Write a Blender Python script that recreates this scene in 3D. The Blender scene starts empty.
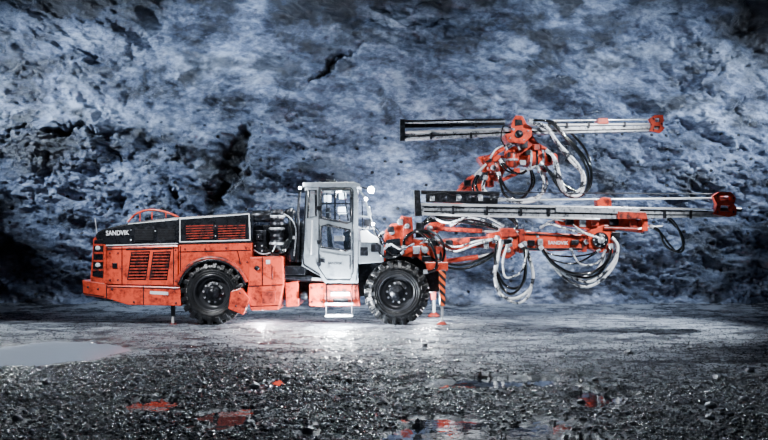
import bpy, bmesh, math, random
import numpy as np
from mathutils import Vector, Matrix
from mathutils.geometry import tessellate_polygon
random.seed(7)
SC = bpy.context.scene
COL = SC.collection
PI = math.pi
# ---------------------------------------------------------------- scale: 50 px = 1 m on the near side of the rig
F, CY, H, HZ = 800.0, -16.0, 1.8, 235.0
def pt(px, py, Y=0.0):
    s = (Y - CY) / F
    return Vector(((px - 384) * s, Y, H - (py - HZ) * s))

# ---------------------------------------------------------------- numpy noise
def _hash(ix, iy, seed):
    n = (ix.astype(np.int64) * 374761393 + iy.astype(np.int64) * 668265263 + seed * 974711) & 0xffffffff
    n = ((n ^ (n >> 13)) * 1274126177) & 0xffffffff
    n = (n ^ (n >> 16)) & 0xffff
    return n / 65535.0
def vnoise(x, y, seed=0):
    ix = np.floor(x); iy = np.floor(y)
    fx = x - ix; fy = y - iy
    fx = fx * fx * (3 - 2 * fx); fy = fy * fy * (3 - 2 * fy)
    a = _hash(ix, iy, seed); b = _hash(ix + 1, iy, seed)
    c = _hash(ix, iy + 1, seed); d = _hash(ix + 1, iy + 1, seed)
    return (a * (1 - fx) + b * fx) * (1 - fy) + (c * (1 - fx) + d * fx) * fy
def fbm(x, y, o=4, seed=0, g=.5):
    s = 0; a = .5; t = 0
    for i in range(o):
        s = s + a * vnoise(x, y, seed + i); t += a
        x, y = x * 1.62 + y * 1.18 + 7.1, y * 1.62 - x * 1.18 + 3.3
        a *= g
    return s / t
def ridged(x, y, o=4, seed=0):
    s = 0; a = .5; t = 0
    for i in range(o):
        s = s + a * (1 - np.abs(2 * vnoise(x, y, seed + i) - 1)); t += a
        x, y = x * 1.62 + y * 1.18 + 2.7, y * 1.62 - x * 1.18 + 9.2
        a *= .5
    return s / t

# ---------------------------------------------------------------- materials
def newmat(name):
    m = bpy.data.materials.new(name); m.use_nodes = True
    nt = m.node_tree; b = nt.nodes['Principled BSDF']
    return m, nt, b
def N(nt, t, **kw):
    n = nt.nodes.new(t)
    for k, v in kw.items():
        if k in n.inputs.keys(): n.inputs[k].default_value = v
        else: setattr(n, k, v)
    return n
def pbr(name, col, rough=.45, metal=0, dirt=None, dirt_amt=.5, dscale=3.0, bump=0, bscale=30, coat=0, lo=.45, hi=.75):
    m, nt, b = newmat(name); L = nt.links.new
    b.inputs['Base Color'].default_value = (*col, 1)
    b.inputs['Roughness'].default_value = rough
    b.inputs['Metallic'].default_value = metal
    if coat: b.inputs['Coat Weight'].default_value = coat
    tc = N(nt, 'ShaderNodeTexCoord')
    if dirt is not None:
        no = N(nt, 'ShaderNodeTexNoise', Scale=dscale, Detail=10.0, Roughness=.72)
        L(tc.outputs['Object'], no.inputs['Vector'])
        r = N(nt, 'ShaderNodeMapRange'); r.inputs['From Min'].default_value = lo; r.inputs['From Max'].default_value = hi
        r.inputs['To Max'].default_value = dirt_amt
        L(no.outputs['Fac'], r.inputs['Value'])
        mx = N(nt, 'ShaderNodeMix', data_type='RGBA')
        mx.inputs[6].default_value = (*col, 1); mx.inputs[7].default_value = (*dirt, 1)
        L(r.outputs[0], mx.inputs[0]); L(mx.outputs[2], b.inputs['Base Color'])
        r2 = N(nt, 'ShaderNodeMapRange'); r2.inputs['To Min'].default_value = rough * .7; r2.inputs['To Max'].default_value = min(1, rough * 1.5)
        L(no.outputs['Fac'], r2.inputs['Value']); L(r2.outputs[0], b.inputs['Roughness'])
    if bump:
        n2 = N(nt, 'ShaderNodeTexNoise', Scale=bscale, Detail=4.0)
        L(tc.outputs['Object'], n2.inputs['Vector'])
        bp = N(nt, 'ShaderNodeBump', Strength=bump, Distance=.02)
        L(n2.outputs['Fac'], bp.inputs['Height']); L(bp.outputs[0], b.inputs['Normal'])
    return m
def emis(name, col, st):
    m, nt, b = newmat(name)
    b.inputs['Base Color'].default_value = (*col, 1)
    b.inputs['Emission Color'].default_value = (*col, 1); b.inputs['Emission Strength'].default_value = st
    return m
RED = pbr('red_paint', (.74, .075, .035), .22, 0, (.05, .010, .010), .96, 5, coat=.6, lo=.47, hi=.66)
REDD = pbr('worn_red_paint', (.46, .042, .022), .34, 0, (.012, .008, .008), .97, 9, lo=.43, hi=.6)
BLACK = pbr('black_paint', (.003, .004, .006), .25, 0, (.02, .024, .035), .5, 5, coat=.3)
DARK = pbr('dark_steel', (.007, .008, .011), .3, .5, (.09, .10, .13), .8, 11, bump=.2, lo=.5, hi=.75)
CAB = pbr('light_grey_paint', (.26, .30, .34), .26, 0, (.04, .055, .08), .88, 4, coat=.4, lo=.5, hi=.7)
WHITE = pbr('white_paint', (.72, .75, .78), .3, 0, (.3, .35, .4), .5, 5)
STEEL = pbr('bright_steel', (.66, .70, .76), .22, .5, (.03, .034, .045), .95, 12, lo=.48, hi=.64)
CHROME = pbr('chrome', (.92, .94, .96), .2, .5)
RUBBER = pbr('tyre_rubber', (.004, .0045, .0055), .32, 0, (.04, .045, .055), .7, 7, bump=.3, lo=.5, hi=.75)
RIM = pbr('rim_paint', (.03, .032, .037), .28, .3, (.008, .008, .01), .8, 9)
HOSEW = pbr('pale_hose', (.82, .86, .90), .12, 0, (.012, .014, .02), .98, 4.5, coat=.7, lo=.49, hi=.54)
HOSEB = pbr('black_hose', (.004, .005, .006), .13, 0, coat=.9)
LAMP = emis('lamp_lens', (.88, .94, 1), 120)
m, nt, b = newmat('cab_glass'); GLASS = m
b.inputs['Base Color'].default_value = (.03, .045, .07, 1); b.inputs['Roughness'].default_value = .03
b.inputs['Alpha'].default_value = .14; b.inputs['Specular IOR Level'].default_value = .8
m, nt, b = newmat('hazard_stripes'); HAZ = m
tc = N(nt, 'ShaderNodeTexCoord'); sp = N(nt, 'ShaderNodeSeparateXYZ'); nt.links.new(tc.outputs['Object'], sp.inputs[0])
a = N(nt, 'ShaderNodeMath', operation='ADD'); nt.links.new(sp.outputs[0], a.inputs[0]); nt.links.new(sp.outputs[2], a.inputs[1])
a2 = N(nt, 'ShaderNodeMath', operation='MULTIPLY'); nt.links.new(a.outputs[0], a2.inputs[0]); a2.inputs[1].default_value = 6.5
a3 = N(nt, 'ShaderNodeMath', operation='FRACT'); nt.links.new(a2.outputs[0], a3.inputs[0])
a4 = N(nt, 'ShaderNodeMath', operation='GREATER_THAN'); nt.links.new(a3.outputs[0], a4.inputs[0]); a4.inputs[1].default_value = .5
mx = N(nt, 'ShaderNodeMix', data_type='RGBA'); mx.inputs[6].default_value = (.8, .12, .03, 1); mx.inputs[7].default_value = (.012, .012, .015, 1)
nt.links.new(a4.outputs[0], mx.inputs[0]); nt.links.new(mx.outputs[2], b.inputs['Base Color']); b.inputs['Roughness'].default_value = .35

# ---------------------------------------------------------------- mesh builder
class MB:
    def __init__(s): s.v = []; s.f = []; s.m = []; s.s = []
    def add(s, vs, fs, mi=0, smooth=False):
        o = len(s.v); s.v += [tuple(v) for v in vs]
        for f in fs: s.f.append([i + o for i in f]); s.m.append(mi); s.s.append(smooth)
        return s
    def _bm(s, bm, mi, smooth=False):
        bm.verts.index_update()
        s.add([v.co.copy() for v in bm.verts], [[v.index for v in f.verts] for f in bm.faces], mi, smooth); bm.free(); return s
    def box(s, c, size, rot=None, mi=0, bev=0):
        bm = bmesh.new(); bmesh.ops.create_cube(bm, size=1)
        bmesh.ops.scale(bm, vec=Vector(size), verts=bm.verts)
        if bev: bmesh.ops.bevel(bm, geom=bm.edges[:], offset=bev, segments=2, affect='EDGES', profile=.5)
        M = Matrix.Translation(Vector(c)) @ (rot.to_4x4() if rot else Matrix())
        bmesh.ops.transform(bm, matrix=M, verts=bm.verts)
        return s._bm(bm, mi)
    def pbox(s, x0, y0, x1, y1, Y0, Y1, mi=0, bev=0):
        a = pt(x0, y0, Y0); b_ = pt(x1, y1, Y0)
        return s.box(((a.x + b_.x) / 2, (Y0 + Y1) / 2, (a.z + b_.z) / 2), (abs(b_.x - a.x), abs(Y1 - Y0), abs(a.z - b_.z)), mi=mi, bev=bev)
    def plate(s, outline, Y0, Y1, holes=(), bev=0, mi=0):
        P = [pt(x, y, Y0) for x, y in outline]
        if holes:
            loops = [P] + [[pt(x, y, Y0) for x, y in h] for h in holes]
            flat = [p for l in loops for p in l]
            tris = tessellate_polygon([[Vector((p.x, p.z, 0)) for p in l] for l in loops])
            n = len(flat); vs = flat + [Vector((p.x, Y1, p.z)) for p in flat]
            fs = [list(t) for t in tris] + [[i + n for i in reversed(t)] for t in tris]
            o = 0
            for l in loops:
                k = len(l)
                for i in range(k):
                    j = (i + 1) % k; fs.append([o + i, o + j, o + j + n, o + i + n])
                o += k
            return s.add(vs, fs, mi)
        bm = bmesh.new()
        a = [bm.verts.new(p) for p in P]; c = [bm.verts.new((p.x, Y1, p.z)) for p in P]
        k = len(P)
        bm.faces.new(a); bm.faces.new(c[::-1])
        for i in range(k):
            j = (i + 1) % k; bm.faces.new((a[i], c[i], c[j], a[j]))
        bmesh.ops.recalc_face_normals(bm, faces=bm.faces[:])
        if bev: bmesh.ops.bevel(bm, geom=bm.edges[:], offset=bev, segments=2, affect='EDGES', profile=.5, clamp_overlap=True)
        return s._bm(bm, mi)
    def tube(s, pts, r, mi=0, seg=8, closed=False):
        pts = [Vector(p) for p in pts]; n = len(pts); vs = []; fs = []
        up = None
        for i, p in enumerate(pts):
            a = pts[(i - 1) % n] if (closed or i > 0) else pts[0]
            c = pts[(i + 1) % n] if (closed or i < n - 1) else pts[-1]
            t = (c - a).normalized() if (c - a).length > 1e-9 else Vector((1, 0, 0))
            if up is None:
                up = Vector((0, 1, 0)) if abs(t.y) < .9 else Vector((0, 0, 1))
            sd = t.cross(up).normalized(); up = sd.cross(t).normalized()
            rr = r[i] if isinstance(r, (list, tuple)) else r
            for k in range(seg):
                an = 2 * PI * k / seg
                vs.append(p + (sd * math.cos(an) + up * math.sin(an)) * rr)
        m_ = n if closed else n - 1
        for i in range(m_):
            for k in range(seg):
                j = (i + 1) % n
                fs.append([i * seg + k, i * seg + (k + 1) % seg, j * seg + (k + 1) % seg, j * seg + k])
        s.add(vs, fs, mi, True)
        if not closed:
            s.add(vs[:seg], [list(range(seg))[::-1]], mi); s.add(vs[-seg:], [list(range(seg))], mi)
        return s
    def cyl(s, a, b_, r, r2=None, mi=0, seg=20):
        return s.tube([a, b_], [r, r if r2 is None else r2], mi, seg)
    def lathe(s, prof, c=(0, 0, 0), seg=40, mi=0, axis='Y', smooth=True):
        vs = []; fs = []; k = len(prof); c = Vector(c)
        for i in range(seg):
            an = 2 * PI * i / seg
            for r, h in prof:
                if axis == 'Y': vs.append(c + Vector((r * math.cos(an), h, r * math.sin(an))))
                elif axis == 'X': vs.append(c + Vector((h, r * math.cos(an), r * math.sin(an))))
                else: vs.append(c + Vector((r * math.cos(an), r * math.sin(an), h)))
        for i in range(seg):
            j = (i + 1) % seg
            for q in range(k - 1): fs.append([i * k + q, i * k + q + 1, j * k + q + 1, j * k + q])
        return s.add(vs, fs, mi, smooth)
def link_mesh(name, mb, mats, parent=None, recalc=True):
    me = bpy.data.meshes.new(name); me.from_pydata(mb.v, [], mb.f)
    if not isinstance(mats, (list, tuple)): mats = [mats]
    for q in mats: me.materials.append(q)
    me.polygons.foreach_set('material_index', mb.m); me.polygons.foreach_set('use_smooth', mb.s)
    if recalc:
        bm = bmesh.new(); bm.from_mesh(me); bmesh.ops.recalc_face_normals(bm, faces=bm.faces[:]); bm.to_mesh(me); bm.free()
    o = bpy.data.objects.new(name, me); COL.objects.link(o)
    if parent is not None:
        o.parent = parent
        if parent.type == 'EMPTY': o.matrix_parent_inverse = Matrix.Translation(-parent.location)
    return o
def smooth_path(P, n=8):
    P = [Vector(p) for p in P]; out = []
    for i in range(len(P) - 1):
        p0 = P[max(i - 1, 0)]; p1 = P[i]; p2 = P[i + 1]; p3 = P[min(i + 2, len(P) - 1)]
        for k in range(n):
            t = k / n
            out.append(.5 * ((2 * p1) + (p2 - p0) * t + (2 * p0 - 5 * p1 + 4 * p2 - p3) * t * t + (3 * p1 - p0 - 3 * p2 + p3) * t ** 3))
    out.append(P[-1]); return out

# ---------------------------------------------------------------- puddles / floor
def gp(px, py):
    d = F * H / (py - HZ); return ((px - 384) * d / F, d + CY)
PUD = []   # (x, y, rx, ry, label)
def pud(px0, px1, py0, py1, label):
    x0, y1 = gp(px0, py1); x1, _ = gp(px1, py1); _, y0 = gp(px0, py0)
    cx = gp((px0 + px1) / 2, (py0 + py1) / 2)[0]
    PUD.append((cx, (y0 + y1) / 2, (x1 - x0) / 2, (y0 - y1) / 2, label))
pud(-60, 136, 339, 366, 'wide pale shallow puddle on the muddy floor at the far left')
pud(425, 560, 375, 387, 'long thin puddle across the muddy track right of centre')
pud(112, 188, 397, 412, 'small puddle in gravel reflecting the rear of the rig')
pud(184, 262, 404, 429, 'oval puddle in gravel with bright red reflection left of centre')
pud(384, 492, 412, 448, 'puddle at the bottom edge reflecting the cab and front wheel')
pud(500, 612, 420, 460, 'puddle at the bottom edge reflecting the drilling booms')
pud(574, 622, 382, 412, 'narrow puddle holding the pale hose reflection at right')
pud(260, 292, 376, 386, 'tiny puddle in dark gravel below the rear wheel')
WATER = -.035
def basin(x, y):
    out = np.zeros_like(x)
    wx = x + (fbm(x * 2.4, y * 2.4, 5, 51, .6) - .5) * 1.1; wy = y + (fbm(x * 1.6, y * 2.4, 5, 77, .6) - .5) * 1.0
    for cx, cy, rx, ry, _ in PUD:
        q = ((wx - cx) / rx) ** 2 + ((wy - cy) / ry) ** 2
        out = np.maximum(out, np.clip((1.3 - q) * 1.3, 0, 1))
    return out
def gmask(x, y):
    w = (fbm(x * .8, y * .8, 4, 31) - .5) * 3.4
    left = np.clip((-2.9 + w - y) * .33, 0, 1) * np.clip((.8 + w - x) * .55, 0, 1)
    right = np.clip((x - (1.9 + (y + 9) * .75) + w * .7) * .7, 0, 1) * np.clip((-4.4 + w - y) * .45, 0, 1)
    return np.maximum(np.maximum(left, right), .5 * np.clip((-4.2 + w - y) * .35, 0, 1))
def fz(x, y):
    g = gmask(x, y)
    z = (fbm(x * .5, y * .5, 3, 5) - .5) * .05 + (fbm(x * 2.2, y * 3.4, 5, 9, .6) - .5) * (.065 + .01 * g) + (fbm(x * 12, y * 12, 3, 19) - .5) * (.03 + .012 * g)
    z = z + g * .005
    bs = basin(x, y); b2 = bs * bs * (3 - 2 * bs)
    z = z * (1 - .35 * b2) - b2 * .070
    under = np.exp(-((y - .9) / 1.6) ** 2) * (np.abs(x) < 7)
    z = z * (1 - .6 * under) + np.where(y > 2.2, (y - 2.2) ** 2 * .06, 0)
    return z
def grid_mesh(name, A, B, fn, mat, attrs=None):
    U, V = np.meshgrid(A, B); X, Y, Z = fn(U, V)
    n, k = U.shape
    me = bpy.data.meshes.new(name); me.vertices.add(n * k)
    me.vertices.foreach_set('co', np.stack([X.ravel(), Y.ravel(), Z.ravel()], 1).ravel())
    i = np.arange(n * k).reshape(n, k)
    q = np.stack([i[:-1, :-1], i[:-1, 1:], i[1:, 1:], i[1:, :-1]], -1).reshape(-1, 4)
    me.loops.add(q.size); me.loops.foreach_set('vertex_index', q.ravel().astype(np.int32))
    me.polygons.add(len(q)); me.polygons.foreach_set('loop_start', (np.arange(len(q)) * 4).astype(np.int32))
    me.polygons.foreach_set('loop_total', np.full(len(q), 4, np.int32))
    me.update(calc_edges=True)
    me.polygons.foreach_set('use_smooth', np.ones(len(q), bool))
    for nm, arr in (attrs or {}).items():
        at = me.attributes.new(nm, 'FLOAT', 'POINT'); at.data.foreach_set('value', arr(U, V).ravel().astype(np.float32))
    me.materials.append(mat); me.validate()
    o = bpy.data.objects.new(name, me); COL.objects.link(o); return o

# floor material
m, nt, b = newmat('wet_mud_and_gravel'); FLOOR = m; L = nt.links.new
tc = N(nt, 'ShaderNodeTexCoord'); at = N(nt, 'ShaderNodeAttribute', attribute_name='gravel'); bt = N(nt, 'ShaderNodeAttribute', attribute_name='wet')
mpf = N(nt, 'ShaderNodeMapping'); mpf.inputs['Scale'].default_value = (.7, 1.6, 1); L(tc.outputs['Object'], mpf.inputs['Vector'])
n1 = N(nt, 'ShaderNodeTexNoise', Scale=1.3, Detail=14.0, Roughness=.84); L(mpf.outputs[0], n1.inputs['Vector'])
cr = N(nt, 'ShaderNodeValToRGB'); L(n1.outputs['Fac'], cr.inputs[0])
cr.color_ramp.elements[0].position = .43; cr.color_ramp.elements[0].color = (.012, .014, .022, 1)
cr.color_ramp.elements[1].position = .60; cr.color_ramp.elements[1].color = (.36, .40, .47, 1)
mx = N(nt, 'ShaderNodeMix', data_type='RGBA'); L(at.outputs['Fac'], mx.inputs[0]); L(cr.outputs[0], mx.inputs[6]); mx.inputs[7].default_value = (.012, .014, .019, 1)
mx2 = N(nt, 'ShaderNodeMix', data_type='RGBA'); L(bt.outputs['Fac'], mx2.inputs[0]); L(mx.outputs[2], mx2.inputs[6]); mx2.inputs[7].default_value = (.010, .012, .017, 1)
L(mx2.outputs[2], b.inputs['Base Color'])
rr = N(nt, 'ShaderNodeMapRange'); rr.inputs['From Min'].default_value = .38; rr.inputs['From Max'].default_value = .62; rr.inputs['To Min'].default_value = .1; rr.inputs['To Max'].default_value = .45
L(n1.outputs['Fac'], rr.inputs['Value']); L(rr.outputs[0], b.inputs['Roughness'])
n2 = N(nt, 'ShaderNodeTexNoise', Scale=20.0, Detail=9.0, Roughness=.78); L(tc.outputs['Object'], n2.inputs['Vector'])
bp = N(nt, 'ShaderNodeBump', Strength=1.0, Distance=.08); L(n2.outputs['Fac'], bp.inputs['Height']); L(bp.outputs[0], b.inputs['Normal'])
fl = grid_mesh('floor', np.linspace(-15, 15, 820), np.linspace(-17, 5.2, 600), lambda U, V: (U, V, fz(U, V)), FLOOR,
               {'gravel': gmask, 'wet': lambda U, V: np.clip(basin(U, V) * 1.5, 0, 1)})
fl['kind'] = 'structure'

# water
def water(name, col, rough):
    m, nt, b = newmat(name)
    b.inputs['Base Color'].default_value = (*col, 1); b.inputs['Roughness'].default_value = rough; b.inputs['Specular IOR Level'].default_value = 1.0
    b.inputs['IOR'].default_value = 1.5
    tc = N(nt, 'ShaderNodeTexCoord'); n1 = N(nt, 'ShaderNodeTexNoise', Scale=6.0, Detail=3.0); nt.links.new(tc.outputs['Object'], n1.inputs['Vector'])
    bp = N(nt, 'ShaderNodeBump', Strength=.08, Distance=.02); nt.links.new(n1.outputs['Fac'], bp.inputs['Height']); nt.links.new(bp.outputs[0], b.inputs['Normal'])
    return m
WAT = water('still_water', (.006, .008, .011), .015); SHEENW = water('pale_sheen_water', (.36, .40, .47), .14)  # second water: reflected light painted in as a pale base colour
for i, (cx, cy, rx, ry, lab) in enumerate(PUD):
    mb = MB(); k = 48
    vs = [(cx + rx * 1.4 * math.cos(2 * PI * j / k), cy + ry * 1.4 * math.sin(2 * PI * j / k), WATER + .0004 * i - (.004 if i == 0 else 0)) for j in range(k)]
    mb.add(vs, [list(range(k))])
    o = link_mesh('puddle', mb, SHEENW if i == 0 else WAT, recalc=False); o['label'] = lab; o['category'] = 'puddle'; o['group'] = 'puddles on the tunnel floor'

# ---------------------------------------------------------------- rock wall
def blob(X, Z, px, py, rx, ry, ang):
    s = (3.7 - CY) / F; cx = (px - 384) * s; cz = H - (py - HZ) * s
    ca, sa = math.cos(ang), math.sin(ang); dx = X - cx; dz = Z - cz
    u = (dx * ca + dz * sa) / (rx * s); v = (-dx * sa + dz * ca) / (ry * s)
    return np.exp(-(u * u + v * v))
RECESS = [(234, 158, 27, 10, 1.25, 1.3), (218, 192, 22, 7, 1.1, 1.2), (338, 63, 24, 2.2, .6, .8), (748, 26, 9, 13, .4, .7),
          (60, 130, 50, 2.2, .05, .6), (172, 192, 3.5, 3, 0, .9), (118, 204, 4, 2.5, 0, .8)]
SHADE_AREAS = [(60, 135, 100, 18, .05, .75), (225, 168, 28, 42, .3, .8), (2, 60, 24, 70, 0, .55), (384, -8, 440, 22, 0, .85), (620, 62, 70, 12, .1, .5), (540, 62, 11, 34, 0, .8),
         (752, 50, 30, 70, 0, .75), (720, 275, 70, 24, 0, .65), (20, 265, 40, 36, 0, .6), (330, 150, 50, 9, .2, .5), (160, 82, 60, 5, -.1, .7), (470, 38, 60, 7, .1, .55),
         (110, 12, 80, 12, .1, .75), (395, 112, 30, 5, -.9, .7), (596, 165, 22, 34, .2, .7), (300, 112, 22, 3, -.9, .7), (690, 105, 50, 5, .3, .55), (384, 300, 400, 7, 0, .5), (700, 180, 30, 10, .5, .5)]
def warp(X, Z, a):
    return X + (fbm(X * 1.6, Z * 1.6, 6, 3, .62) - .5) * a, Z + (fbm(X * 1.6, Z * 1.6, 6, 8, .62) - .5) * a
def dark(X, Z):  # shade of the recesses painted into the rock colour; also sets their depth
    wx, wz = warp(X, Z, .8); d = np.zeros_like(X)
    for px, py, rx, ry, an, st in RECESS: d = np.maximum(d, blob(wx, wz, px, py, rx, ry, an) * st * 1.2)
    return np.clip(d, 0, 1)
def shade_mottle(X, Z):  # broad shade areas painted into the rock colour, plus random dark mottling
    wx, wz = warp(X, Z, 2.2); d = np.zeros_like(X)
    for px, py, rx, ry, an, st in SHADE_AREAS: d = np.maximum(d, blob(wx, wz, px, py, rx, ry, an) * st * 1.2)
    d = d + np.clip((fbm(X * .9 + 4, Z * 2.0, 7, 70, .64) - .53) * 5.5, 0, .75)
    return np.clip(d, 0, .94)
def crack(X, Z, sc, seed, w):
    n = fbm(X * sc, Z * sc, 5, seed, .6)
    return np.clip(1 - np.abs(n - .5) * w, 0, 1)
def lowmask(X, Z): return 1 / (1 + np.exp((Z - 4.5 - .3 * np.sin(X * .5 + 1) - (fbm(X * .8, Z * .8, 3, 61) - .5) * 1.4) * 5))
def wallY(X, Z):
    low = lowmask(X, Z)
    Y = np.full_like(X, 3.75)
    Y -= (fbm(X * .2, Z * .3, 3, 1) - .5) * .45
    u = X * .94 - Z * .34; v = X * .34 + Z * .94
    Y -= (fbm(u * .5, v * 1.2, 6, 12, .54) - .5) * .68
    Y -= (ridged(u * .8 + 3, v * 1.7, 5, 26) - .5) * .22
    Y -= (fbm(u * 1.8, v * 3.0, 6, 22, .6) - .5) * (.13 + .10 * low)
    Y -= (fbm(X * 8, Z * 11, 4, 40, .6) - .5) * (.025 + .045 * low)
    q = Z * 1.3 + X * .1 + fbm(X * .7, Z * .7, 5, 90, .6) * 2.4; fr = q - np.floor(q)
    Y -= .14 * fr * fbm(X * .5, Z * .5, 2, 14) * (.5 + .5 * low)
    Y += low * .05
    Y += crack(X, Z * 1.5, .5, 101, 70) * .05 * vnoise(X * .6, Z * .6, 5)
    Y += crack(X * 1.2, Z * 2.2, .9, 131, 60) * .05 * low
    Y += dark(X, Z) * .30
    Y -= np.where(Z > 5.5, (Z - 5.5) ** 2 * .075, 0)
    Y -= np.where(Z < .7, (np.clip(.7 - Z, 0, 1)) ** 2 * .5, 0)
    return Y
m, nt, b = newmat('wet_blue_rock'); ROCK = m; L = nt.links.new
tc = N(nt, 'ShaderNodeTexCoord'); at = N(nt, 'ShaderNodeAttribute', attribute_name='dark'); st_ = N(nt, 'ShaderNodeAttribute', attribute_name='shade_mottle')
mpw = N(nt, 'ShaderNodeMapping'); mpw.inputs['Rotation'].default_value = (0, -.35, 0); mpw.inputs['Scale'].default_value = (.65, 1, 1.35); L(tc.outputs['Object'], mpw.inputs['Vector'])
n1 = N(nt, 'ShaderNodeTexNoise', Scale=.8, Detail=9.0, Roughness=.66); L(mpw.outputs[0], n1.inputs['Vector'])
n3 = N(nt, 'ShaderNodeTexNoise', Scale=8.0, Detail=14.0, Roughness=.74); L(mpw.outputs[0], n3.inputs['Vector'])
av = N(nt, 'ShaderNodeMix', data_type='FLOAT'); av.inputs[0].default_value = .36; L(n1.outputs['Fac'], av.inputs[2]); L(n3.outputs['Fac'], av.inputs[3])
cr = N(nt, 'ShaderNodeValToRGB'); L(av.outputs[0], cr.inputs[0]); e = cr.color_ramp.elements
e[0].position = .42; e[0].color = (.014, .020, .040, 1); e[1].position = .61; e[1].color = (.42, .50, .66, 1)
x = e.new(.5); x.color = (.105, .14, .23, 1)
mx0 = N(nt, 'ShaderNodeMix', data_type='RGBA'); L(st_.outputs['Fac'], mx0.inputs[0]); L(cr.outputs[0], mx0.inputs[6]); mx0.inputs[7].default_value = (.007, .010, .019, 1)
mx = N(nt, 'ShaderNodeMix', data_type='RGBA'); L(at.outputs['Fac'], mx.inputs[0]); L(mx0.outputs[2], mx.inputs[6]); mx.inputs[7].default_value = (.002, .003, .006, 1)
mp = N(nt, 'ShaderNodeMapping'); mp.inputs['Scale'].default_value = (1, 0, 1.15); L(tc.outputs['Object'], mp.inputs['Vector'])
vo = N(nt, 'ShaderNodeTexVoronoi', Scale=2.9, Randomness=.32); L(mp.outputs[0], vo.inputs['Vector'])
sp = N(nt, 'ShaderNodeSeparateXYZ'); L(tc.outputs['Object'], sp.inputs[0])
lo = N(nt, 'ShaderNodeMapRange'); lo.inputs['From Min'].default_value = 5.0; lo.inputs['From Max'].default_value = 4.4; L(sp.outputs[2], lo.inputs['Value'])
ds = N(nt, 'ShaderNodeMapRange'); ds.inputs['From Min'].default_value = .15; ds.inputs['From Max'].default_value = .11; L(vo.outputs['Distance'], ds.inputs['Value'])
mm = N(nt, 'ShaderNodeMath', operation='MULTIPLY'); L(lo.outputs[0], mm.inputs[0]); L(ds.outputs[0], mm.inputs[1])
mx2 = N(nt, 'ShaderNodeMix', data_type='RGBA'); L(mm.outputs[0], mx2.inputs[0]); L(mx.outputs[2], mx2.inputs[6]); mx2.inputs[7].default_value = (.002, .003, .006, 1)
L(mx2.outputs[2], b.inputs['Base Color'])
b.inputs['Roughness'].default_value = .31
n2 = N(nt, 'ShaderNodeTexNoise', Scale=7.0, Detail=13.0, Roughness=.68); L(mpw.outputs[0], n2.inputs['Vector'])
sb = N(nt, 'ShaderNodeMath', operation='SUBTRACT'); L(n2.outputs['Fac'], sb.inputs[0]); L(mm.outputs[0], sb.inputs[1])
bp = N(nt, 'ShaderNodeBump', Strength=1.0, Distance=.09); L(sb.outputs[0], bp.inputs['Height']); L(bp.outputs[0], b.inputs['Normal'])
wl = grid_mesh('wall_back', np.linspace(-15, 15, 1050), np.linspace(-.4, 10.5, 400), lambda U, V: (U, wallY(U, V), V), ROCK, {'dark': dark, 'shade_mottle': shade_mottle})
wl['kind'] = 'structure'

# ---------------------------------------------------------------- gravel (stuff) and loose rocks
ico = bmesh.new(); bmesh.ops.create_icosphere(ico, subdivisions=1, radius=1)
IV = np.array([v.co[:] for v in ico.verts]); IF = np.array([[v.index for v in f.verts] for f in ico.faces]); ico.free()
def stones(xs, ys, rs, rng, sink=.3):
    n = len(xs); V = np.repeat(IV[None], n, 0) * (1 + rng.uniform(-.28, .28, (n, len(IV), 1)))
    V = V * rng.uniform(.55, 1.25, (n, 1, 3)) * np.array([1, 1, .7])
    a = rng.uniform(0, 2 * PI, n); ca, sa = np.cos(a)[:, None], np.sin(a)[:, None]
    X = V[:, :, 0] * ca - V[:, :, 1] * sa; Y = V[:, :, 0] * sa + V[:, :, 1] * ca
    V = np.stack([X, Y, V[:, :, 2]], 2) * rs[:, None, None]
    V[:, :, 0] += xs[:, None]; V[:, :, 1] += ys[:, None]; V[:, :, 2] += (fz(xs, ys) + rs * sink)[:, None]
    return V
ROCKM = pbr('loose_rock', (.05, .055, .07), .3, 0, (.25, .27, .33), .8, 7, bump=.5)
RP = []
for i in range(34):
    px = random.uniform(15, 755); py = random.choice([random.uniform(380, 432), random.uniform(345, 390)])
    x, y = gp(px, py)
    if basin(np.array([x]), np.array([y]))[0] > .05: continue
    r = random.uniform(.035, .07); RP.append((x, y, r))
    bm = bmesh.new(); bmesh.ops.create_icosphere(bm, subdivisions=2, radius=r)
    for v in bm.verts: v.co *= 1 + random.uniform(-.16, .16)
    bmesh.ops.scale(bm, vec=(random.uniform(.8, 1.4), random.uniform(.7, 1.1), random.uniform(.5, .8)), verts=bm.verts)
    mb = MB(); mb._bm(bm, 0)
    o = link_mesh('rock', mb, ROCKM); o.location = (x, y, float(fz(np.array([x]), np.array([y]))[0]) + r * .3); o.rotation_euler.z = random.uniform(0, 6)
    o['label'] = 'fist-sized angular grey rock lying loose on the dark wet gravel floor'; o['category'] = 'rock'; o['group'] = 'loose rocks scattered over the floor'
rng = np.random.default_rng(4)
M_ = 360000
xs = rng.uniform(-9.5, 9.5, M_); ys = rng.uniform(-9.6, 2.6, M_)
gm = gmask(xs, ys); near = np.clip((-.5 - ys) / 5, 0, 1)
keep = (np.abs(xs) < (ys + 16) * .52 + .4) & (rng.random(M_) < gm * .75 + .10 + .4 * near) & (basin(xs, ys) < .12)
keep &= ~((ys > -.5) & (rng.random(M_) > .5))
for x, y, r in RP: keep &= (xs - x) ** 2 + (ys - y) ** 2 > (r * 1.5 + .03) ** 2
xs, ys, gm = xs[keep][:130000], ys[keep][:130000], gm[keep][:130000]
rs = np.clip(rng.lognormal(-4.45, .42, len(xs)), .006, .034) * (.68 + .32 * gm)
V = stones(xs, ys, rs, rng); n = len(xs)
me = bpy.data.meshes.new('gravel'); me.vertices.add(n * 12); me.vertices.foreach_set('co', V.ravel())
FF = (IF[None] + (np.arange(n) * 12)[:, None, None]).reshape(-1)
me.loops.add(len(FF)); me.loops.foreach_set('vertex_index', FF.astype(np.int32)); k = len(FF) // 3
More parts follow.
